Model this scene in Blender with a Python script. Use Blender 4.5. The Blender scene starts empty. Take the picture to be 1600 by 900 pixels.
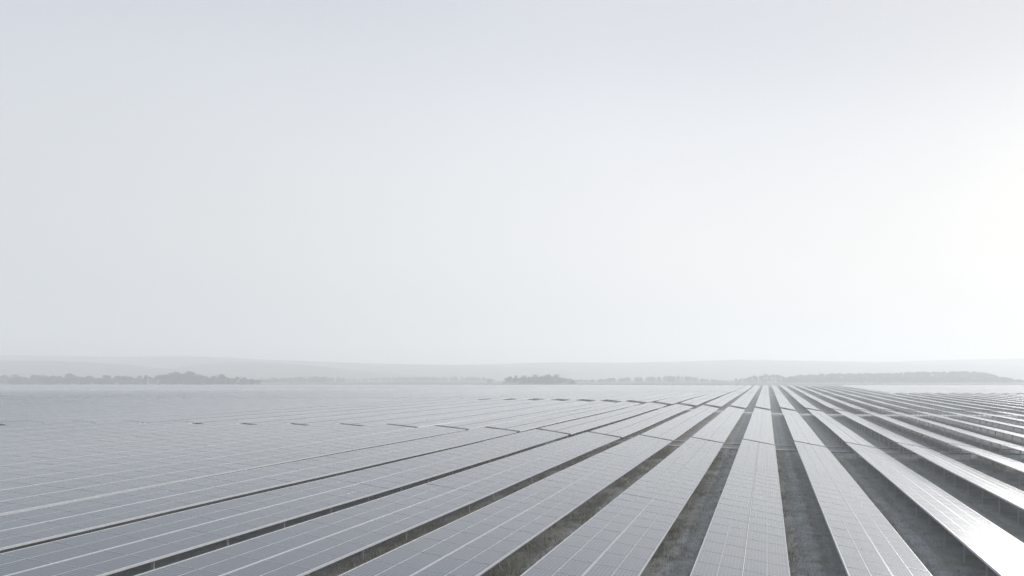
import bpy, math, random
import numpy as np

rng = np.random.default_rng(7)
random.seed(7)
R = math.radians
scene = bpy.context.scene
C = scene.collection

# ------------------------------------------------------------------ camera
CAM_Z = 9.9
cam = bpy.data.cameras.new('camera')
co = bpy.data.objects.new('camera', cam)
C.objects.link(co)
co.location = (0, 0, CAM_Z)
co.rotation_euler = (R(90), 0, 0)            # level, looking along the rows (+Y)
cam.sensor_width = 36.0
FPX = 1100.0                                  # focal length in photo pixels (1600 wide)
cam.lens = 36.0 * FPX / 1600
cam.shift_x = (800 - 1198.5) / 1600
cam.shift_y = (586 - 450) / 1600
cam.clip_start = 0.5
cam.clip_end = 30000
scene.camera = co

# ------------------------------------------------------------------ world and sun
SUN_AZ, SUN_EL = R(30), R(16.5)                 # azimuth clockwise from +Y (to the right)
SUN = (math.cos(SUN_EL) * math.sin(SUN_AZ), math.cos(SUN_EL) * math.cos(SUN_AZ), math.sin(SUN_EL))
w = bpy.data.worlds.new('World')
scene.world = w
w.use_nodes = True
nt = w.node_tree
N, L = nt.nodes, nt.links
N.clear()
wo = N.new('ShaderNodeOutputWorld')
bg = N.new('ShaderNodeBackground')
sky = N.new('ShaderNodeTexSky')
sky.sky_type = 'NISHITA'
sky.sun_disc = False
sky.sun_elevation = SUN_EL
sky.sun_rotation = SUN_AZ
sky.air_density = 1.0
sky.dust_density = 6.0
sky.ozone_density = 1.0
tc = N.new('ShaderNodeTexCoord')
nrm = N.new('ShaderNodeVectorMath'); nrm.operation = 'NORMALIZE'
dot = N.new('ShaderNodeVectorMath'); dot.operation = 'DOT_PRODUCT'
dot.inputs[1].default_value = SUN
L.new(tc.outputs['Generated'], nrm.inputs[0])
L.new(nrm.outputs['Vector'], dot.inputs[0])
glow = N.new('ShaderNodeValToRGB')            # veil of thin cloud: brightest round the hidden sun
L.new(dot.outputs['Value'], glow.inputs['Fac'])
cr = glow.color_ramp
cr.interpolation = 'LINEAR'
cr.elements[0].position = 0.0; cr.elements[0].color = (0.62, 0.655, 0.72, 1)
cr.elements[1].position = 1.0; cr.elements[1].color = (0.90, 0.905, 0.905, 1)
for p, c in ((0.37, (0.715, 0.745, 0.785, 1)), (0.76, (0.855, 0.87, 0.895, 1)), (0.93, (0.875, 0.89, 0.905, 1)), (0.975, (0.88, 0.89, 0.90, 1))):
    e = cr.elements.new(p); e.color = c
sep = N.new('ShaderNodeSeparateXYZ')
L.new(nrm.outputs['Vector'], sep.inputs[0])
lift = N.new('ShaderNodeFloatCurve')          # thicker air and more light towards the horizon
cu = lift.mapping.curves[0]
for k, (px_, py_) in enumerate(((0.0, 0.51), (0.06, 0.495), (0.16, 0.512), (0.30, 0.49), (0.45, 0.42), (1.0, 0.405))):
    if k in (0,): cu.points[0].location = (px_, py_)
    elif k == 5: cu.points[-1].location = (px_, py_)
    else: cu.points.new(px_, py_)
lift.mapping.update()
L.new(sep.outputs['Z'], lift.inputs['Value'])
lift2 = N.new('ShaderNodeMath'); lift2.operation = 'MULTIPLY'; lift2.inputs[1].default_value = 2.0
L.new(lift.outputs['Value'], lift2.inputs[0])
mul = N.new('ShaderNodeVectorMath'); mul.operation = 'SCALE'
L.new(glow.outputs['Color'], mul.inputs[0])
L.new(lift2.outputs[0], mul.inputs['Scale'])
nm = N.new('ShaderNodeTexNoise')              # very faint unevenness of the overcast
nm.inputs['Scale'].default_value = 2.2
nm.inputs['Detail'].default_value = 3
L.new(nrm.outputs['Vector'], nm.inputs['Vector'])
nr = N.new('ShaderNodeMapRange')
nr.inputs['To Min'].default_value = 0.97
nr.inputs['To Max'].default_value = 1.03
L.new(nm.outputs['Fac'], nr.inputs['Value'])
mul2 = N.new('ShaderNodeVectorMath'); mul2.operation = 'SCALE'
L.new(mul.outputs['Vector'], mul2.inputs[0])
L.new(nr.outputs['Result'], mul2.inputs['Scale'])
sks = N.new('ShaderNodeVectorMath'); sks.operation = 'SCALE'
sks.inputs['Scale'].default_value = 0.06      # the clear sky behind the veil
L.new(sky.outputs['Color'], sks.inputs[0])
mx = N.new('ShaderNodeMix'); mx.data_type = 'RGBA'
mx.inputs['Factor'].default_value = 0.975
L.new(sks.outputs['Vector'], mx.inputs[6])
L.new(mul2.outputs['Vector'], mx.inputs[7])
bl = N.new('ShaderNodeMapRange')             # bluer overhead, neutral low down
bl.interpolation_type = 'SMOOTHSTEP'
bl.inputs['From Min'].default_value = 0.15; bl.inputs['From Max'].default_value = 0.45
L.new(sep.outputs['Z'], bl.inputs['Value'])
tint = N.new('ShaderNodeMix'); tint.data_type = 'RGBA'
tint.inputs[6].default_value = (1.005, 1.0, 0.975, 1); tint.inputs[7].default_value = (0.985, 1.0, 1.045, 1)
L.new(bl.outputs['Result'], tint.inputs['Factor'])
tm = N.new('ShaderNodeVectorMath'); tm.operation = 'MULTIPLY'
L.new(mx.outputs[2], tm.inputs[0]); L.new(tint.outputs[2], tm.inputs[1])
L.new(tm.outputs['Vector'], bg.inputs['Color'])
bg.inputs['Strength'].default_value = 1.0
L.new(bg.outputs['Background'], wo.inputs['Surface'])

sl = bpy.data.lights.new('sun', 'SUN')
sl.energy = 4.15
sl.angle = R(20)
sl.color = (1.0, 0.975, 0.94)
so = bpy.data.objects.new('sun', sl)
C.objects.link(so)
so.rotation_euler = (R(90) - SUN_EL, 0, -SUN_AZ + math.pi)
so.rotation_euler = __import__('mathutils').Vector(SUN).to_track_quat('Z', 'Y').to_euler()

scene.view_settings.view_transform = 'Standard'
scene.view_settings.look = 'None'
scene.view_settings.exposure = 0.0
scene.view_settings.gamma = 1.0
scene.view_settings.use_curve_mapping = False
scene.cycles.use_denoising = True
scene.cycles.max_bounces = 10
scene.cycles.diffuse_bounces = 3
scene.cycles.glossy_bounces = 3
scene.cycles.volume_bounces = 6
scene.cycles.sample_clamp_indirect = 6.0
scene.cycles.caustics_reflective = False

# ------------------------------------------------------------------ helpers
class MB:
    """collects faces, then links ONE mesh object"""
    def __init__(s): s.v, s.f, s.m, s.uv = [], [], [], []
    def quad(s, a, b, c, d, m=0, uv=None):
        k = len(s.v); s.v += [a, b, c, d]; s.f.append((k, k+1, k+2, k+3)); s.m.append(m)
        s.uv += uv or [(0.5, 0.5)]*4
    def box(s, x0, x1, y0, y1, z0, z1, m=0, tf=None):
        p = [(x, y, z) for x in (x0, x1) for y in (y0, y1) for z in (z0, z1)]
        if tf: p = [tf(q) for q in p]
        for f in ((0,1,3,2), (4,6,7,5), (0,4,5,1), (2,3,7,6), (0,2,6,4), (1,5,7,3)):
            s.quad(*[p[i] for i in f], m)
    def tube(s, p0, p1, r0, r1, n=6, m=0):
        a, b = np.array(p0, float), np.array(p1, float)
        d = (b-a)/max(1e-6, np.linalg.norm(b-a))
        u = np.cross(d, (0, 0, 1) if abs(d[2]) < .9 else (1, 0, 0)); u /= np.linalg.norm(u)
        v = np.cross(d, u)
        A = [tuple(a + r0*(math.cos(t)*u + math.sin(t)*v)) for t in np.linspace(0, 2*math.pi, n, endpoint=False)]
        B = [tuple(b + r1*(math.cos(t)*u + math.sin(t)*v)) for t in np.linspace(0, 2*math.pi, n, endpoint=False)]
        for i in range(n):
            j = (i+1) % n
            s.quad(A[i], A[j], B[j], B[i], m)
    def mesh(s, name, mats):
        me = bpy.data.meshes.new(name)
        me.from_pydata(s.v, [], s.f)
        for m in mats: me.materials.append(m)
        me.polygons.foreach_set('material_index', s.m)
        ul = me.uv_layers.new(name='uv')
        ul.data.foreach_set('uv', np.array(s.uv, dtype=np.float32).ravel())
        me.update()
        return me
    def build(s, name, mats, parent=None): return link(name, s.mesh(name, mats), parent)

def link(name, data, parent=None, loc=None, rot=None):
    o = bpy.data.objects.new(name, data)
    C.objects.link(o)
    if parent is not None: o.parent = parent
    if loc is not None: o.location = loc
    if rot is not None: o.rotation_euler = rot
    return o

def tag(o, label=None, cat=None, group=None, kind=None):
    for k, v in (('label', label), ('category', cat), ('group', group), ('kind', kind)):
        if v: o[k] = v
    return o

ONES = ['', 'first', 'second', 'third', 'fourth', 'fifth', 'sixth', 'seventh', 'eighth', 'ninth', 'tenth', 'eleventh', 'twelfth',
        'thirteenth', 'fourteenth', 'fifteenth', 'sixteenth', 'seventeenth', 'eighteenth', 'nineteenth']
TENS = ['', '', 'twenty', 'thirty', 'forty', 'fifty', 'sixty', 'seventy', 'eighty', 'ninety']
TENTH = ['', '', 'twentieth', 'thirtieth', 'fortieth', 'fiftieth', 'sixtieth', 'seventieth', 'eightieth', 'ninetieth']
def ordinal(n):
    if n < 20: return ONES[n]
    if n >= 100: return 'hundredth' if n == 100 else 'hundred-and-' + ordinal(n-100)
    return TENTH[n//10] if n % 10 == 0 else TENS[n//10] + '-' + ONES[n % 10]

# ------------------------------------------------------------------ lie of the land
H0 = 8.7                                       # camera height over the middle of the panels, by the central row
MIDH = 1.2                                     # panel middle above the ground
PITCH, X0 = 6.57, -1.06
TILT = math.asin(0.80/4.2)
def row_tilt(i, blk=0):
    """rows were levelled by eye: the outer ones lie flatter"""
    if i < 0: d = np.interp(-i, [0, 3, 4, 5, 6, 8, 10, 16, 26], [0.80, 0.73, 0.70, 0.56, 0.50, 0.44, 0.50, 0.80, 1.15])
    else: d = np.interp(i, [0, 3, 4, 6, 8, 10, 14, 18, 30], [0.80, 0.78, 0.72, 0.57, 0.43, 0.34, 0.22, 0.15, 0.08])
    return math.asin(float(d)/4.2)
def sstep(a, b, x):
    t = np.clip((np.asarray(x, float)-a)/(b-a), 0, 1); return t*t*(3-2*t)
def mid_z(x, s):
    """height of the middle line of a panel row at lateral x and distance s"""
    x = np.asarray(x, float)
    near = H0*(0.885 + 0.175*np.tanh((x/H0 + 2.3)/3.0))
    b = 1 - sstep(190, 460, s)
    return CAM_Z - (near*b + H0*1.0*(1-b))
def ground_z(x, s): return mid_z(x, s) - MIDH

# ------------------------------------------------------------------ materials
def mat(name):
    m = bpy.data.materials.new(name); m.use_nodes = True
    b = m.node_tree.nodes['Principled BSDF']
    return m, m.node_tree.nodes, m.node_tree.links, b

def mathn(N, L, op, a, b=None, clamp=False):
    n = N.new('ShaderNodeMath'); n.operation = op; n.use_clamp = clamp
    for i, v in enumerate((a, b)):
        if v is None: continue
        if isinstance(v, (int, float)): n.inputs[i].default_value = v
        else: L.new(v, n.inputs[i])
    return n.outputs[0]

def mixc(N, L, f, a, b, blend='MIX'):
    n = N.new('ShaderNodeMix'); n.data_type = 'RGBA'; n.blend_type = blend
    for i, v in ((0, f), (6, a), (7, b)):
        if isinstance(v, (int, float)): n.inputs[i].default_value = v
        elif isinstance(v, tuple): n.inputs[i].default_value = v
        else: L.new(v, n.inputs[i])
    return n.outputs[2]

def noise(N, L, vec, scale, detail=4, rough=0.55):
    n = N.new('ShaderNodeTexNoise'); n.inputs['Scale'].default_value = scale
    n.inputs['Detail'].default_value = detail; n.inputs['Roughness'].default_value = rough
    if vec is not None: L.new(vec, n.inputs['Vector'])
    return n.outputs['Fac']

def glass_material(name, framed):
    """blue-grey cells under dusty glass; UV runs 0..1 over one module (u along the row)"""
    m, N, L, b = mat(name)
    uv = N.new('ShaderNodeUVMap'); uv.uv_map = 'uv'
    s = N.new('ShaderNodeSeparateXYZ'); L.new(uv.outputs['UV'], s.inputs[0])
    def lines(src, n, wdt):                     # 1 on the thin lines between cells
        f = mathn(N, L, 'FRACT', mathn(N, L, 'MULTIPLY', src, n))
        d = mathn(N, L, 'ABSOLUTE', mathn(N, L, 'SUBTRACT', f, 0.5))
        return mathn(N, L, 'GREATER_THAN', d, 0.5 - wdt/2)
    grid = mathn(N, L, 'MAXIMUM', lines(s.outputs['X'], 12, 0.07), lines(s.outputs['Y'], 6, 0.07))
    geo = N.new('ShaderNodeNewGeometry')
    mp = N.new('ShaderNodeVectorMath'); mp.operation = 'MULTIPLY'
    mp.inputs[1].default_value = (0.55, 0.16, 0.55)
    L.new(geo.outputs['Position'], mp.inputs[0])
    dust = noise(N, L, mp.outputs['Vector'], 1.0, 6, 0.62)
    fine = noise(N, L, geo.outputs['Position'], 3.1, 5, 0.6)
    oi = N.new('ShaderNodeObjectInfo')
    rnd = oi.outputs['Random']
    if framed:                                  # far rows: tone per module from its own position
        wn = N.new('ShaderNodeTexWhiteNoise'); wn.noise_dimensions = '2D'
        sn = N.new('ShaderNodeVectorMath'); sn.operation = 'SNAP'; sn.inputs[1].default_value = (1.05, 2.02, 100)
        L.new(geo.outputs['Position'], sn.inputs[0]); L.new(sn.outputs['Vector'], wn.inputs['Vector'])
        rnd = wn.outputs['Value']
    tone = mathn(N, L, 'ADD', mathn(N, L, 'MULTIPLY', rnd, 0.22), 0.89)
    cell = mixc(N, L, dust, (0.004, 0.013, 0.030, 1), (0.012, 0.034, 0.062, 1))
    vm = N.new('ShaderNodeVectorMath'); vm.operation = 'SCALE'
    L.new(cell, vm.inputs[0]); L.new(tone, vm.inputs['Scale'])
    col = mixc(N, L, mathn(N, L, 'MULTIPLY', grid, 0.75), vm.outputs['Vector'], (0.27, 0.30, 0.34, 1))
    if framed:
        def edge(src, wdt):
            d = mathn(N, L, 'ABSOLUTE', mathn(N, L, 'SUBTRACT', src, 0.5))
            return mathn(N, L, 'GREATER_THAN', d, 0.5 - wdt)
        fr = mathn(N, L, 'MAXIMUM', edge(s.outputs['X'], 0.012), edge(s.outputs['Y'], 0.024))
        col = mixc(N, L, fr, col, (0.38, 0.39, 0.41, 1))
    L.new(col, b.inputs['Base Color'])
    rr = mathn(N, L, 'ADD', mathn(N, L, 'MULTIPLY', fine, 0.10), mathn(N, L, 'MULTIPLY', dust, 0.16))
    L.new(mathn(N, L, 'ADD', rr, 0.66), b.inputs['Roughness'])
    b.inputs['IOR'].default_value = 2.0
    b.inputs['Coat Weight'].default_value = 1.0
    b.inputs['Coat Roughness'].default_value = 0.15
    b.inputs['Sheen Weight'].default_value = 0.0
    b.inputs['Sheen Roughness'].default_value = 0.3
    bp = N.new('ShaderNodeBump'); bp.inputs['Strength'].default_value = 0.04; bp.inputs['Distance'].default_value = 0.02
    L.new(fine, bp.inputs['Height']); L.new(bp.outputs['Normal'], b.inputs['Normal'])
    return m

def metal(name, col, rough, metallic=0.6):
    m, N, L, b = mat(name)
    g = N.new('ShaderNodeNewGeometry')
    n = noise(N, L, g.outputs['Position'], 4.0, 4)
    c = mixc(N, L, n, tuple(v*0.82 for v in col)+(1,), tuple(min(1, v*1.12) for v in col)+(1,))
    L.new(c, b.inputs['Base Color'])
    b.inputs['Roughness'].default_value = rough
    b.inputs['Metallic'].default_value = metallic
    return m

M_GLASS = glass_material('panel_glass', False)
M_GLASSF = glass_material('panel_glass_far', True)
M_ALU = metal('aluminium_frame', (0.42, 0.43, 0.45), 0.42, 0.35)
M_RAIL = metal('pale_rail', (0.68, 0.69, 0.70), 0.5, 0.2)
M_STEEL = metal('galvanised_steel', (0.50, 0.51, 0.51), 0.5, 0.4)
M_BACK = metal('panel_back', (0.42, 0.43, 0.44), 0.6, 0.0)

def ground_material():
    m, N, L, b = mat('ground')
    g = N.new('ShaderNodeNewGeometry')
    s = N.new('ShaderNodeSeparateXYZ'); L.new(g.outputs['Position'], s.inputs[0])
    big = noise(N, L, g.outputs['Position'], 0.09, 5, 0.6)
    med = noise(N, L, g.outputs['Position'], 0.7, 6, 0.65)
    fin = noise(N, L, g.outputs['Position'], 4.5, 6, 0.7)
    soil = mixc(N, L, fin, (0.18, 0.20, 0.22, 1), (0.62, 0.655, 0.68, 1))
    moss = mixc(N, L, fin, (0.14, 0.155, 0.145, 1), (0.50, 0.52, 0.475, 1))
    straw = mixc(N, L, fin, (0.12, 0.115, 0.09, 1), (0.36, 0.335, 0.27, 1))
    def ramp(src, a, c):
        n = N.new('ShaderNodeMapRange'); n.interpolation_type = 'SMOOTHSTEP'
        n.inputs['From Min'].default_value = a; n.inputs['From Max'].default_value = c
        L.new(src, n.inputs['Value']); return n.outputs['Result']
    c1 = mixc(N, L, ramp(med, 0.42, 0.62), soil, moss)
    # distance across the lane, -0.5..0.5 of the row pitch, 0 under the panels
    ph = mathn(N, L, 'FRACT', mathn(N, L, 'ADD', mathn(N, L, 'DIVIDE', mathn(N, L, 'SUBTRACT', s.outputs['X'], X0), PITCH), 0.5))
    ph = mathn(N, L, 'SUBTRACT', ph, 0.5)
    phw = mathn(N, L, 'ADD', ph, mathn(N, L, 'MULTIPLY', mathn(N, L, 'SUBTRACT', med, 0.5), 0.10))
    def bump_at(c, wd):                         # soft stripe round a phase
        d = mathn(N, L, 'ABSOLUTE', mathn(N, L, 'SUBTRACT', phw, c))
        return mathn(N, L, 'SUBTRACT', 1.0, ramp(d, wd*0.3, wd))
    grassy = mathn(N, L, 'MULTIPLY', bump_at(0.25, 0.17), ramp(big, 0.30, 0.60))
    c2 = mixc(N, L, mathn(N, L, 'MULTIPLY', grassy, 0.85), c1, straw)
    tr = mathn(N, L, 'MAXIMUM', bump_at(0.455, 0.045), bump_at(-0.36, 0.045))
    c3 = mixc(N, L, mathn(N, L, 'MULTIPLY', tr, 0.40), c2, (0.27, 0.275, 0.275, 1))
    # fields past the farm: pale winter grass in broad patches
    far = ramp(s.outputs['Y'], 600, 640)
    fld = mixc(N, L, noise(N, L, g.outputs['Position'], 0.006, 3), (0.11, 0.12, 0.085, 1), (0.22, 0.21, 0.15, 1))
    c4 = mixc(N, L, far, c3, fld)
    L.new(c4, b.inputs['Base Color'])
    b.inputs['Roughness'].default_value = 0.95
    b.inputs['Specular IOR Level'].default_value = 0.2
    bp = N.new('ShaderNodeBump'); bp.inputs['Strength'].default_value = 0.9; bp.inputs['Distance'].default_value = 0.16
    L.new(mathn(N, L, 'ADD', fin, mathn(N, L, 'MULTIPLY', med, 0.6)), bp.inputs['Height'])
    L.new(bp.outputs['Normal'], b.inputs['Normal'])
    return m
M_GROUND = ground_material()

def rough_mat(name, a, c, scale, rough=0.95):
    m, N, L, b = mat(name)
    g = N.new('ShaderNodeNewGeometry')
    n = noise(N, L, g.outputs['Position'], scale, 6, 0.65)
    L.new(mixc(N, L, n, a+(1,), c+(1,)), b.inputs['Base Color'])
    b.inputs['Roughness'].default_value = rough
    b.inputs['Specular IOR Level'].default_value = 0.2
    bp = N.new('ShaderNodeBump'); bp.inputs['Strength'].default_value = 0.4; bp.inputs['Distance'].default_value = 0.05
    L.new(n, bp.inputs['Height']); L.new(bp.outputs['Normal'], b.inputs['Normal'])
    return m
M_GRAVEL = rough_mat('gravel', (0.42, 0.42, 0.41), (0.66, 0.65, 0.62), 2.0)
M_HILL = rough_mat('hill_land', (0.05, 0.06, 0.05), (0.12, 0.125, 0.10), 0.004)
M_BARK = rough_mat('bark', (0.05, 0.045, 0.04), (0.12, 0.105, 0.09), 3.0)
def leaf_mat(name, a, c):
    m, N, L, b = mat(name)
    g = N.new('ShaderNodeNewGeometry'); oi = N.new('ShaderNodeObjectInfo')
    n = noise(N, L, g.outputs['Position'], 0.5, 3)
    f = mathn(N, L, 'ADD', mathn(N, L, 'MULTIPLY', n, 0.6), mathn(N, L, 'MULTIPLY', oi.outputs['Random'], 0.4))
    L.new(mixc(N, L, f, a+(1,), c+(1,)), b.inputs['Base Color'])
    b.inputs['Roughness'].default_value = 0.8
    return m
M_LEAF = leaf_mat('woodland_foliage', (0.035, 0.042, 0.030), (0.095, 0.098, 0.070))
M_GRASS = leaf_mat('dry_grass', (0.19, 0.185, 0.14), (0.50, 0.48, 0.38))
M_WALL = rough_mat('shed_wall', (0.25, 0.24, 0.22), (0.34, 0.33, 0.30), 1.0)
M_ROOF = rough_mat('shed_roof', (0.12, 0.11, 0.10), (0.18, 0.17, 0.16), 1.0)

# ------------------------------------------------------------------ ground, one sheet to the horizon
def axis(parts):
    out = []
    for a, c, st in parts: out += list(np.arange(a, c, st))
    return np.array(sorted(set(np.round(out, 3))))
gx = axis([(-9000, -1500, 750), (-1500, -400, 60), (-400, -100, 5), (-100, -50, 1.6), (-50, 40, 0.45), (40, 160, 2.5), (160, 500, 20), (500, 1500, 100), (1500, 9001, 750)])
gy = axis([(-300, 0, 30), (0, 14, 3.5), (14, 100, 0.6), (100, 190, 1.6), (190, 500, 6), (500, 700, 20), (700, 2000, 130), (2000, 9001, 700)])
X, Y = np.meshgrid(gx, gy)
Z = ground_z(X, Y)
near = (X > -60) & (X < 45) & (Y > 10) & (Y < 110)
Z = Z + np.where(near, rng.normal(0, 0.02, X.shape) + 0.035*np.sin(X*1.9+np.sin(Y*.31)*2)*np.sin(Y*0.83+X), 0)
lane = ((X - X0)/PITCH + 0.5) % 1 - 0.5        # wheel ruts in the lanes
for c in (0.455, -0.36):
    Z = Z - np.where(near, 0.07*np.exp(-((lane-c)/0.035)**2), 0)
nx, ny = len(gx), len(gy)
verts = np.stack([X.ravel(), Y.ravel(), Z.ravel()], 1)
idx = (np.arange(ny-1)[:, None]*nx + np.arange(nx-1)[None, :]).ravel()
faces = np.stack([idx, idx+1, idx+1+nx, idx+nx], 1)
def np_mesh(name, verts, faces, mats, smooth=False):
    me = bpy.data.meshes.new(name)
    verts = np.asarray(verts, np.float32); faces = np.asarray(faces, np.int32); k = faces.shape[1]
    me.vertices.add(len(verts)); me.vertices.foreach_set('co', verts.ravel())
    me.loops.add(faces.size); me.loops.foreach_set('vertex_index', faces.ravel())
    me.polygons.add(len(faces)); me.polygons.foreach_set('loop_start', np.arange(0, faces.size, k, dtype=np.int32))
    if smooth: me.polygons.foreach_set('use_smooth', np.ones(len(faces), bool))
    for m in mats: me.materials.append(m)
    me.update(calc_edges=True); me.validate()
    return me
tag(link('ground', np_mesh('ground', verts, faces, [M_GROUND], True)), 'grey-green earth and thin grass under the panel rows', 'ground', kind='structure')

def strip(name, label, s0, s1, xa, xb, lift, wob):
    xs = np.arange(xa, xb, 3.0)
    ss = np.linspace(s0, s1, 6)
    XX, SS = np.meshgrid(xs, ss)
    SS = SS + wob*np.sin(XX*0.07+1.3) + wob*0.5*np.sin(XX*0.23) + rng.normal(0, wob*0.12, XX.shape)
    ZZ = ground_z(XX, SS) + lift
    n = len(xs)
    i = (np.arange(5)[:, None]*n + np.arange(n-1)[None, :]).ravel()
    o = link(name, np_mesh(name, np.stack([XX.ravel(), SS.ravel(), ZZ.ravel()], 1), np.stack([i, i+1, i+1+n, i+n], 1), [M_GRAVEL], True))
    return tag(o, label, name.replace('_', ' '), kind='structure')
strip('service_road', 'pale gravel service road crossing between the panel blocks', 178.6, 184.0, -420, 160, 0.03, 0.25)
strip('service_track', 'narrow pale track crossing the lanes behind the nearest block', 92.0, 93.3, -130, 46, 0.10, 0.15)
strip('service_track', 'second faint track crossing the lanes just past the first', 98.2, 99.4, -130, 46, 0.10, 0.2)
strip('service_road', 'distant gravel road between the two farthest panel blocks', 342.5, 347.0, -700, 260, 0.04, 0.3)

# ------------------------------------------------------------------ solar modules
MW, MH, T = 2.0185, 1.0185, 0.035                     # module along the row, up the slope, thickness
PW = 2.02                                       # module pitch along the row
SLOTS = (-1.575, -0.555, 0.555, 1.575)          # centre of each module up the slope (0 = middle)
def module_mesh():
    b = MB(); f = 0.022; hw, hh = MW/2, MH/2
    o = [(-hh, -hw), (hh, -hw), (hh, hw), (-hh, hw)]
    i = [(-hh+f, -hw+f), (hh-f, -hw+f), (hh-f, hw-f), (-hh+f, hw-f)]
    zt, zg = T, T-0.006
    for k in range(4):
        j = (k+1) % 4
        b.quad((*o[k], zt), (*o[j], zt), (*i[j], zt), (*i[k], zt), 1)
        b.quad((*o[j], zt), (*o[k], zt), (*o[k], 0), (*o[j], 0), 1)
        b.quad((*i[k], zt), (*i[j], zt), (*i[j], zg), (*i[k], zg), 1)
    b.quad(*[(*p, zg) for p in i], 0, [(0, 0), (0, 1), (1, 1), (1, 0)])
    b.quad(*[(*p, 0.004) for p in reversed(i)], 2)
    return b.mesh('solar_module', [M_GLASS, M_ALU, M_BACK])
ME_MODULE = module_mesh()
def beam(name, dx, dy, dz, m):
    b = MB(); b.box(-dx/2, dx/2, -dy/2, dy/2, -dz/2, dz/2); return b.mesh(name, [m])
ME_RAFTER = beam('rafter', 3.9, 0.07, 0.10, M_STEEL)
def post_mesh(h):                               # C-section post with a head plate
    b = MB()
    b.box(-0.045, 0.045, -0.004, 0.004, -h, 0); b.box(-0.045, -0.037, 0.004, 0.05, -h, 0); b.box(0.037, 0.045, 0.004, 0.05, -h, 0)
    b.box(-0.07, 0.07, -0.012, -0.005, -0.22, 0.02)
    return b.mesh('post', [M_STEEL])
ct, st = math.cos(TILT), math.sin(TILT)
POST_X = (-1.45, 1.30)
ME_POST = [post_mesh(3.2), post_mesh(2.6)]

def up(slope, dz, tilt=TILT):                   # point on the tilted table: slope runs left (high) to right (low)
    return (slope*math.cos(tilt) + dz*math.sin(tilt), -slope*math.sin(tilt) + dz*math.cos(tilt))

BLOCKN = {0: 'nearest block', 1: 'second block', 2: 'third block', 3: 'farthest block'}
def row_label(i, blk):
    if i == 0:
        return 'tilted solar panel row running straight away from the viewer, ' + BLOCKN[blk]
    return f"solar panel row {ordinal(abs(i))} to the {'left' if i < 0 else 'right'} of the straight-ahead row, {BLOCKN[blk]}"
GROUP = {0: 'panel rows of the nearest block', 1: 'panel rows of the second block', 2: 'panel rows of the third block', 3: 'panel rows of the farthest block'}

def near_table(i):
    x = X0 + PITCH*i
    s1 = 89.6
    s0 = max(23.0, (abs(x)*1100/1198.5 if x < 0 else x*1100/401.5) - 9)
    n = int((s1-s0)/PW)
    if n < 1: return
    s0 = s1 - n*PW
    t = link('solar_panel_row', None, loc=(x, s0, float(ground_z(x, s0))))
    tag(t, row_label(i, 0), 'solar panels', GROUP[0])
    tl = row_tilt(i)
    sag = lambda y: MIDH + 0.030*math.sin((s0+y)*0.09 + i*1.7) + 0.008*math.sin((s0+y)*0.31+i)
    for k in range(n):
        yc = (k+0.5)*PW
        if k % 11 == 0: oz, ot = random.gauss(0, .003), random.gauss(0, R(0.10))
        for q in SLOTS:
            px, pz = up(q, 0.02, tl)
            link('solar_module', ME_MODULE, t, (px, yc, sag(yc)+pz + oz + random.gauss(0, .001) - ot*q),
                 (math.atan((sag(yc+1)-sag(yc-1))/2) + random.gauss(0, R(0.05)), tl + ot + random.gauss(0, R(0.14)), random.gauss(0, R(0.03))))
    ln = n*PW
    b = MB()
    seg = np.linspace(0, ln, n+1)
    for a, c in zip(seg[:-1], seg[1:]):         # bright cover strip along the middle of the row
        pa = [up(d, 0.060, tl) for d in (-0.024, 0.024)]; pb = [up(d, 0.02, tl) for d in (-0.024, 0.024)]
        za, zc = sag(a), sag(c)
        b.quad((pa[0][0], a, za+pa[0][1]), (pa[1][0], a, za+pa[1][1]), (pa[1][0], c, zc+pa[1][1]), (pa[0][0], c, zc+pa[0][1]))
        for e in (0, 1):
            b.quad((pa[e][0], a, za+pa[e][1]), (pa[e][0], c, zc+pa[e][1]), (pb[e][0], c, zc+pb[e][1]), (pb[e][0], a, za+pb[e][1]))
    b.build('centre_rail', [M_RAIL], t)
    for d in (-2.109, 2.109):                   # pale trim along the high and the low edge
        b = MB()
        for a, c in zip(seg[:-1], seg[1:]):
            q = [up(d+e, dz, tl) for e, dz in ((-.015, -.05), (.015, -.05), (.015, .058), (-.015, .058))]
            za, zc = sag(a), sag(c)
            for u in range(4):
                v = (u+1) % 4
                b.quad((q[u][0], a, za+q[u][1]), (q[v][0], a, za+q[v][1]), (q[v][0], c, zc+q[v][1]), (q[u][0], c, zc+q[u][1]))
        b.build('edge_trim', [M_RAIL], t)
    for d in (-1.585, -0.6, 0.6, 1.585):
        b = MB()
        for a, c in zip(seg[:-1], seg[1:]):
            q = []
            for (dd, dz) in ((d-.03, -.06), (d+.03, -.06), (d+.03, 0.012), (d-.03, 0.012)): q.append(up(dd, dz, tl))
            za, zc = sag(a), sag(c)
            for u in range(4):
                v = (u+1) % 4
                b.quad((q[u][0], a, za+q[u][1]), (q[v][0], a, za+q[v][1]), (q[v][0], c, zc+q[v][1]), (q[u][0], c, zc+q[u][1]))
        b.build('purlin', [M_STEEL], t)
    y = 0.9
    while y < ln:
        px, pz = up(0, -0.115, tl)
        link('rafter', ME_RAFTER, t, (px, y, sag(y)+pz), (0, tl, 0))
        for j, d in enumerate(POST_X):
            px, pz = up(d, -0.16, tl)
            yy = y + random.gauss(0, .04)
            o = link('post', ME_POST[j], t, (px, yy, sag(y)+pz), (random.gauss(0, R(.5)), random.gauss(0, R(.5)), 0))
        y += 2*PW
for i in range(-13, 6): near_table(i)

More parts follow.
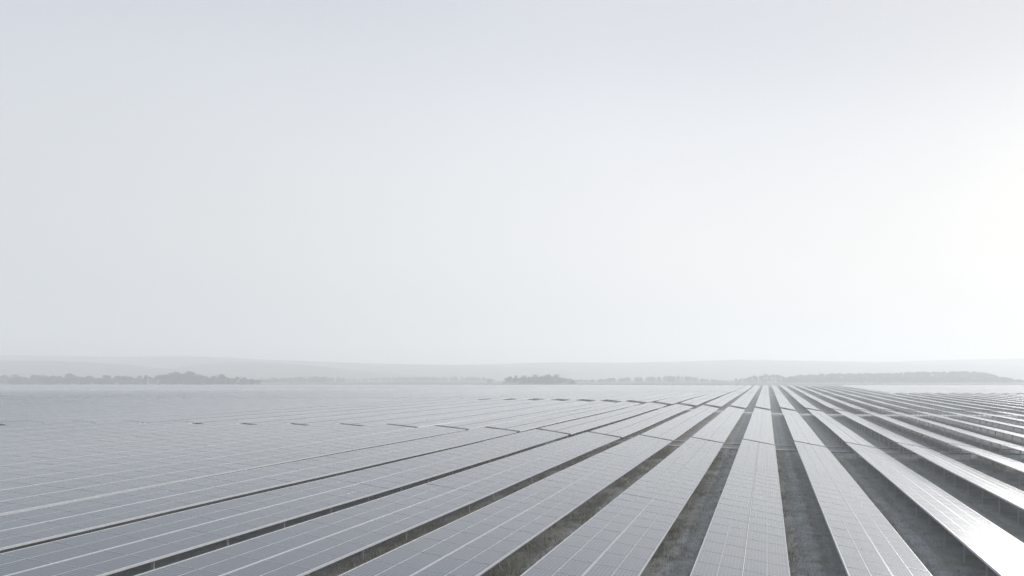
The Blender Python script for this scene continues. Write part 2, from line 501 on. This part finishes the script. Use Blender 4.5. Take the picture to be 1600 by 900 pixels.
def far_table(i, blk, s0, s1, tilt=None, label=None):
    if tilt is None: tilt = row_tilt(i, blk)
    x = X0 + PITCH*i
    lim = (abs(x)*1100/1198.5 if x < 0 else x*1100/401.5) - 14
    s0 = max(s0, lim)
    n = int((s1-s0)/PW)
    if n < 2: return
    s0 = s1 - n*PW
    base = float(ground_z(x, s0))
    t = link('solar_panel_row', None, loc=(x, s0, base))
    tag(t, label or row_label(i, blk), 'solar panels', GROUP[blk])
    ys = np.arange(n)*PW
    wave = lambda y: mid_z(x, s0+y) - base + 0.03*np.sin((s0+y)*0.09+i*1.7)
    za_, zb_ = wave(ys), wave(ys+PW)
    V, F, U, Mi = [], [], [], []
    ctl, stl = math.cos(tilt), math.sin(tilt)
    for q in SLOTS:
        a, c = q-MH/2, q+MH/2
        jt = rng.normal(0, 0.002, (n, 2))
        for e, (d, y_off) in enumerate(((a, 0.004), (c, 0.004), (c, PW-0.004), (a, PW-0.004))):
            V.append(np.stack([np.full(n, d*ctl), ys+y_off, (za_ if e < 2 else zb_) - d*stl + 0.05 + jt[:, 0]*(1 if e in (1, 2) else -1)], 1))
    V = np.concatenate(V)                       # 4 slots x 4 corners x n
    k = 0
    for q in range(4):
        o = q*4*n
        F.append(np.stack([o+np.arange(n), o+n+np.arange(n), o+2*n+np.arange(n), o+3*n+np.arange(n)], 1))
    F = np.concatenate(F)
    me = np_mesh('module_array', V, F, [M_GLASSF])
    ul = me.uv_layers.new(name='uv')
    ul.data.foreach_set('uv', np.tile(np.array([(0, 0), (0, 1), (1, 1), (1, 0)], np.float32), (len(F), 1)).ravel())
    o = link('module_array', me, t); o['kind'] = 'stuff'
    # underside sheet and rim: gives the row its thickness, and the bright middle strip
    b = MB()
    hw = 2.085
    st_ = 4
    ks = list(range(0, n, st_)) + [n]
    zf = lambda y: float(wave(y))
    for ka, kb in zip(ks[:-1], ks[1:]):
        ya, yb = ka*PW, kb*PW
        za, zb = zf(ya), zf(yb)
        P = lambda d, dz, y, z: (d*ctl, y, z - d*stl + dz)
        b.quad(P(-hw, 0, ya, za), P(-hw, 0, yb, zb), P(hw, 0, yb, zb), P(hw, 0, ya, za), 1)
        b.quad(P(-hw, .055, ya, za), P(-hw, .055, yb, zb), P(-hw, 0, yb, zb), P(-hw, 0, ya, za), 0)
        b.quad(P(hw, .06, yb, zb), P(hw, .06, ya, za), P(hw, -.06, ya, za), P(hw, -.06, yb, zb), 0)
        b.quad(P(-.028, .075, ya, za), P(.028, .075, ya, za), P(.028, .075, yb, zb), P(-.028, .075, yb, zb), 0)
    for y in (0, n*PW):
        z = zf(y)
        b.quad((-hw*ctl, y, z+hw*stl), (hw*ctl, y, z-hw*stl), (hw*ctl, y, z-hw*stl+.055), (-hw*ctl, y, z+hw*stl+.055), 0)
    b.build('frame', [M_RAIL, M_BACK], t)
    b = MB()
    y = 1.0
    while y < n*PW:
        for d in POST_X:
            z = zf(y) - d*stl - 0.005
            b.box(d*ctl-.045, d*ctl+.045, y-.03, y+.03, float(ground_z(x+d, s0+y))-base-0.3, z)
        y += 2*PW
    o = b.build('post_line', [M_STEEL], t); o['kind'] = 'stuff'

for i in range(-27, 11): far_table(i, 1, 90.15, 177.6)
for i in range(-54, 19): far_table(i, 2, 185.4, 341.5)
for i in range(-98, 33):
    far_table(i, 3, 347.5, 596.0, tilt=(-R(8) if i >= 10 else None))

# ------------------------------------------------------------------ trees
def crown_mesh(seed, w, h, nleaf, bare):
    r = np.random.default_rng(seed)
    cl = []
    for k in range(9):                          # lobes of the crown
        a = r.uniform(0, 2*math.pi); q = r.uniform(0.1, 0.62)
        cl.append((math.cos(a)*q*w/2, math.sin(a)*q*w/2, h*r.uniform(0.16, 0.86), r.uniform(0.20, 0.34)*w))
    cl.append((0, 0, h*0.80, 0.30*w))
    per = nleaf//len(cl)
    V, F = [], []
    for (cx, cy, cz, rad) in cl:
        d = r.normal(size=(per, 3)); d /= np.linalg.norm(d, axis=1)[:, None]
        p = d*(rad*r.uniform(0.35, 1.05, (per, 1))**0.6)*np.array([1, 1, 0.8]) + (cx, cy, cz)
        a = r.normal(size=(per, 3)); a /= np.linalg.norm(a, axis=1)[:, None]
        c = np.cross(a, r.normal(size=(per, 3))); c /= np.linalg.norm(c, axis=1)[:, None]
        s = r.uniform(0.16, 0.42, (per, 1))*bare
        k = sum(len(v) for v in V)
        V.append(np.stack([p-a*s, p-c*s*.7, p+a*s, p+c*s*.7], 1).reshape(-1, 3))
        F.append(k + np.arange(per*4).reshape(-1, 4))
    return np_mesh('crown', np.concatenate(V), np.concatenate(F), [M_LEAF])
def trunk_mesh(seed, h, w):
    r = random.Random(seed); b = MB()
    b.tube((0, 0, -0.3), (0.1, 0, h*0.35), 0.28, 0.2, 7)
    b.tube((0.1, 0, h*0.35), (0, 0.1, h*0.85), 0.2, 0.05, 6)
    for k in range(8):
        a = r.uniform(0, 6.28); z = h*r.uniform(0.22, 0.6); l = w*r.uniform(0.25, 0.45)
        b.tube((0.07, 0, z), (math.cos(a)*l, math.sin(a)*l, z+h*r.uniform(.12, .3)), 0.10, 0.03, 5)
    return b.mesh('trunk', [M_BARK])
KINDS = []
for k, (wd, h) in enumerate(((9, 11), (8, 13), (11, 12), (7, 9), (10, 10), (6, 12))):
    KINDS.append((crown_mesh(100+k, wd, h, 1500, 1.0), trunk_mesh(200+k, h, wd)))

def px_x(px, d): return (px-1198.5)/FPX*d
def tree(x, d, scale, label, group, k=None, name='tree'):
    cm, tm = KINDS[random.randrange(len(KINDS)) if k is None else k]
    t = link(name, None, loc=(x, d, float(ground_z(x, d))), rot=(0, 0, random.uniform(0, 6.28)))
    t.scale = (scale*random.uniform(.85, 1.2), scale*random.uniform(.85, 1.2), scale*random.uniform(.88, 1.12))
    tag(t, label, 'tree', group)
    link('trunk', tm, t); link('crown', cm, t)
def belt(pts, d0, d1, step, label, group, base_h=11.0):
    """pts: (pixel x, pixel y of the tree tops); trees stand between distances d0 and d1"""
    px = pts[0][0]
    while px < pts[-1][0]:
        d = random.uniform(d0, d1)
        top = np.interp(px, [p[0] for p in pts], [p[1] for p in pts])
        h = CAM_Z + (586-top)/FPX*d
        tree(px_x(px, d), d, max(0.25, h/base_h)*random.uniform(.88, 1.04), label, group)
        px += step*random.uniform(0.6, 1.4)
belt([(-14, 588), (30, 587), (60, 586), (110, 586), (160, 588), (230, 588), (262, 586), (276, 583), (296, 584), (320, 587), (352, 588), (380, 591), (408, 595)], 640, 720, 4.0,
     'misty tree among the even crowns of the dark woodland belt at far left', 'trees of the woodland belt at far left')
tree(px_x(276, 655), 655, 0.98, 'tallest domed tree rising above the dark left woodland belt', 'trees of the woodland belt at far left', 1)
tree(px_x(297, 650), 650, 0.95, 'broad second tallest tree just right of the tallest in left woodland', 'trees of the woodland belt at far left', 2)
belt([(788, 594), (796, 589), (806, 587), (835, 587), (850, 586), (868, 587), (882, 590), (900, 594)], 735, 765, 3.3,
     'grey tree in the compact clump at centre', 'trees of the clump at centre')
belt([(1150, 592), (1165, 588), (1190, 585), (1215, 585), (1240, 588)], 900, 960, 4.5,
     'tree at the left end of the wooded rise', 'trees at the left end of the wooded rise')

# wooded rise on the right: a long mound carrying one mass of far woodland
def ridge(name, label, pts, d, depth, mat_, cat='hill', rough=0.0, seed=1):
    r = np.random.default_rng(seed)
    pxs = np.arange(pts[0][0], pts[-1][0]+.1, 6 if d < 1500 else 8)
    top = np.interp(pxs, [p[0] for p in pts], [p[1] for p in pts])
    k = np.array([1, 2, 3, 2, 1])/9
    top = np.convolve(np.pad(top, 2, mode='edge'), k, 'valid')
    xs = (pxs-1198.5)/FPX*d
    hs = CAM_Z + (586-top)/FPX*d
    prof = np.linspace(-1, 1, 21)
    V = []
    for p in prof:
        f = (0.5+0.5*math.cos(math.pi*p))
        V.append(np.stack([xs*(1+p*depth/d*0.3), np.full(len(xs), d+p*depth), -1.5 + (hs+1.5)*f + rough*r.normal(size=len(xs))*(0.15 < f)], 1))
    n = len(xs)
    i = (np.arange(20)[:, None]*n + np.arange(n-1)[None, :]).ravel()
    o = link(name, np_mesh(name, np.concatenate(V), np.stack([i, i+1, i+1+n, i+n], 1), [mat_], True))
    tag(o, label, cat, kind='structure')
    return xs, hs
D = 1000
rise = [(1225, 597), (1250, 592), (1300, 590), (1380, 589), (1440, 587), (1490, 586), (1530, 587), (1556, 593), (1580, 598), (1700, 600)]
xs, hs = ridge('wooded_rise', 'low rise under the wood at right', rise, D, 90, M_HILL)
def canopy(name, label, xs, hs, d, depth, n, hlo, hhi, seed):
    r = np.random.default_rng(seed)
    V, F = [], []
    tot = 0
    for k in range(n):
        x = r.uniform(xs[0], xs[-1]); p = r.uniform(-0.85, 0.15)
        f = 0.5+0.5*math.cos(math.pi*p)
        z0 = -1.5 + (np.interp(x, xs, hs)+1.5)*f
        fade = min(1.0, (xs[-1]-x)/150)
        h = r.uniform(hlo, hhi)*max(.25, fade if x > xs[-1]-150 else 1); wd = h*r.uniform(.30, .5)
        m = 170
        dd = r.normal(size=(m, 3)); dd /= np.linalg.norm(dd, axis=1)[:, None]
        c = dd*np.array([wd, wd, h*.42])*(r.uniform(.3, 1, (m, 1))**.5) + (x, d+p*depth, z0+h*.55)
        a = r.normal(size=(m, 3)); a /= np.linalg.norm(a, axis=1)[:, None]
        e = np.cross(a, r.normal(size=(m, 3))); e /= np.linalg.norm(e, axis=1)[:, None]
        s = r.uniform(.3, .8, (m, 1))
        V.append(np.stack([c-a*s, c-e*s*.8, c+a*s, c+e*s*.8], 1).reshape(-1, 3))
        F.append(tot + np.arange(m*4).reshape(-1, 4)); tot += m*4
    o = link(name, np_mesh(name, np.concatenate(V), np.concatenate(F), [M_LEAF]))
    tag(o, label, 'woodland', kind='stuff')
def far_belt(label, pts, d, depth, n, seed):
    pxs = np.arange(pts[0][0], pts[-1][0], 3.0)
    top = np.interp(pxs, [p[0] for p in pts], [p[1] for p in pts])
    hh = CAM_Z + (586-top)/FPX*d
    r = np.random.default_rng(seed); V, F, tot = [], [], 0
    for k in range(n):
        q = r.uniform(0, len(pxs)-1.001); dd = d + r.uniform(-depth, depth)
        h = np.interp(q, np.arange(len(pxs)), hh)*r.uniform(.72, 1.06); x = (np.interp(q, np.arange(len(pxs)), pxs)-1198.5)/FPX*d
        wd = h*r.uniform(.28, .5); m = 150
        v = r.normal(size=(m, 3)); v /= np.linalg.norm(v, axis=1)[:, None]
        c = v*np.array([wd, wd, h*.5])*(r.uniform(.2, 1, (m, 1))**.5) + (x, dd, float(ground_z(x, dd))+h*.48)
        a = r.normal(size=(m, 3)); a /= np.linalg.norm(a, axis=1)[:, None]
        e = np.cross(a, r.normal(size=(m, 3))); e /= np.linalg.norm(e, axis=1)[:, None]
        sz = r.uniform(.3, .8, (m, 1))
        V.append(np.stack([c-a*sz, c-e*sz*.8, c+a*sz, c+e*sz*.8], 1).reshape(-1, 3)); F.append(tot + np.arange(m*4).reshape(-1, 4)); tot += m*4
    tag(link('far_wood', np_mesh('far_wood', np.concatenate(V), np.concatenate(F), [M_LEAF])), label, 'woodland', kind='stuff')
far_belt('low pale wood just right of the dark left woodland', [(400, 595), (430, 590), (470, 588), (510, 587), (535, 591)], 960, 25, 70, 11)
far_belt('long faint line of distant wood left of centre', [(455, 597), (500, 593), (560, 591), (600, 589), (690, 588), (745, 588), (770, 593)], 1160, 25, 150, 12)
far_belt('misty line of wood between the clump and the wooded rise', [(880, 593), (930, 593), (960, 590), (1010, 588), (1060, 586), (1085, 588), (1105, 592), (1150, 597)], 1050, 25, 130, 13)
canopy('far_wood', 'misty wood covering the long low rise at right', xs, hs, D, 90, 900, 4, 7, 5)

# ------------------------------------------------------------------ hills, one behind the other
ridge('hill', 'nearer hazy hill at far left', [(-500, 566), (-200, 562), (0, 563), (120, 565), (200, 570), (300, 580), (420, 590), (500, 594)], 1340, 110, M_HILL, seed=2)
ridge('hill', 'hazy hill shoulder behind the left woodland', [(180, 592), (260, 578), (320, 568), (370, 565), (430, 567), (500, 572), (560, 579), (640, 586), (720, 592)], 1500, 130, M_HILL, seed=3)
ridge('hill', 'long far hill along the left skyline', [(-900, 560), (-300, 556), (0, 555), (100, 556), (180, 558), (270, 556), (340, 558), (420, 562), (520, 566), (620, 569), (700, 570), (820, 573), (900, 580)], 1850, 220, M_HILL, seed=4)
ridge('hill', 'faint far hill along the right skyline', [(560, 575), (680, 571), (800, 568), (880, 566), (960, 567), (1060, 565), (1150, 562), (1230, 563), (1330, 565), (1450, 568), (1600, 572), (1800, 574), (2400, 572)], 2050, 220, M_HILL, seed=5)
ridge('hill', 'farthest faint hill low on the right skyline', [(900, 574), (1100, 572), (1300, 568), (1450, 563), (1600, 560), (1750, 560), (2000, 565), (2600, 572)], 2300, 260, M_HILL, seed=6)

# ------------------------------------------------------------------ small far shed
d = 880; x = px_x(765, d); z = float(ground_z(x, d))
sh = tag(link('field_shed', None, loc=(x, d, z)), 'tiny hazy shed alone in the fields left of the clump', 'shed')
b = MB(); b.box(-2.4, 2.4, -2, 2, -0.2, 2.7); b.build('wall', [M_WALL], sh)
b = MB()
b.quad((-2.7, -2.4, 2.6), (2.7, -2.4, 2.6), (2.7, 0, 3.9), (-2.7, 0, 3.9)); b.quad((-2.7, 0, 3.9), (2.7, 0, 3.9), (2.7, 2.4, 2.6), (-2.7, 2.4, 2.6))
for e in (-2.41, 2.41): b.quad((e, -2, 2.7), (e, 2, 2.7), (e, 0, 3.85), (e, 0, 3.85))
b.build('roof', [M_ROOF], sh)
b = MB(); b.box(-0.5, 0.6, -2.06, -1.99, 0, 2.0); b.build('door', [M_ROOF], sh)

# ------------------------------------------------------------------ dry grass in the lanes
def grass():
    V, F = [], []
    tot = 0
    def add(x, y, n, hgt, spread):
        nonlocal tot
        m = len(x)
        for k in range(n):
            a = rng.uniform(0, 2*math.pi, m); ln = hgt*rng.uniform(.5, 1.2, m)
            bx = x + rng.normal(0, spread, m); by = y + rng.normal(0, spread, m); bz = ground_z(bx, by) - 0.04
            lean = ln*rng.uniform(.15, .75, m); wv = rng.uniform(.008, .018, m)
            tx, ty = bx+np.cos(a)*lean, by+np.sin(a)*lean
            V.append(np.stack([np.stack([bx-np.sin(a)*wv, by+np.cos(a)*wv, bz], 1), np.stack([bx+np.sin(a)*wv, by-np.cos(a)*wv, bz], 1),
                               np.stack([tx, ty, bz+np.sqrt(np.maximum(ln**2-lean**2, .01))], 1)], 1).reshape(-1, 3))
            F.append(tot + np.arange(3*m).reshape(-1, 3)); tot += 3*m
    for i in range(-8, 6):
        x = X0 + PITCH*i
        s0 = max(24.0, (abs(x)*1100/1198.5 if x < 0 else x*1100/401.5) - 6)
        ln = 92 - s0
        if ln < 4: continue
        lush = 1.0 if i <= -2 else 0.75
        m = int(ln*34*lush)                     # along the low edge
        cx = x + 1.85 + rng.normal(0, 0.5, m); cy = rng.uniform(s0, 92, m)
        keep = (np.sin(cy*.9+i)+np.sin(cy*.37+i*2)+rng.normal(0, .7, m)) > -0.6
        add(cx[keep], cy[keep], 7, rng.uniform(.16, .5, keep.sum()), .10)
        m = int(ln*46)                          # short sward over the lane
        add(x + rng.uniform(1.8, 4.8, m), rng.uniform(s0, 92, m), 5, rng.uniform(.06, .24, m), .12)
    return np_mesh('dry_grass', np.concatenate(V), np.concatenate(F), [M_GRASS])
tag(link('dry_grass', grass()), 'dry straw-coloured grass growing in the lanes between rows', 'grass', kind='stuff')

# ------------------------------------------------------------------ haze
hb = MB(); hb.box(-9500, 9500, -400, 9500, -6, 78)
hm = bpy.data.materials.new('haze'); hm.use_nodes = True
hn = hm.node_tree.nodes; hn.clear()
ho = hn.new('ShaderNodeOutputMaterial'); pv = hn.new('ShaderNodeVolumePrincipled')
pv.inputs['Color'].default_value = (0.955, 0.98, 1.0, 1)
pv.inputs['Density'].default_value = 0.00108
pv.inputs['Anisotropy'].default_value = 0.25
hm.node_tree.links.new(pv.outputs['Volume'], ho.inputs['Volume'])
hz = hb.build('haze', [hm])
tag(hz, 'thin pale morning haze over the whole farm', 'haze', kind='stuff')
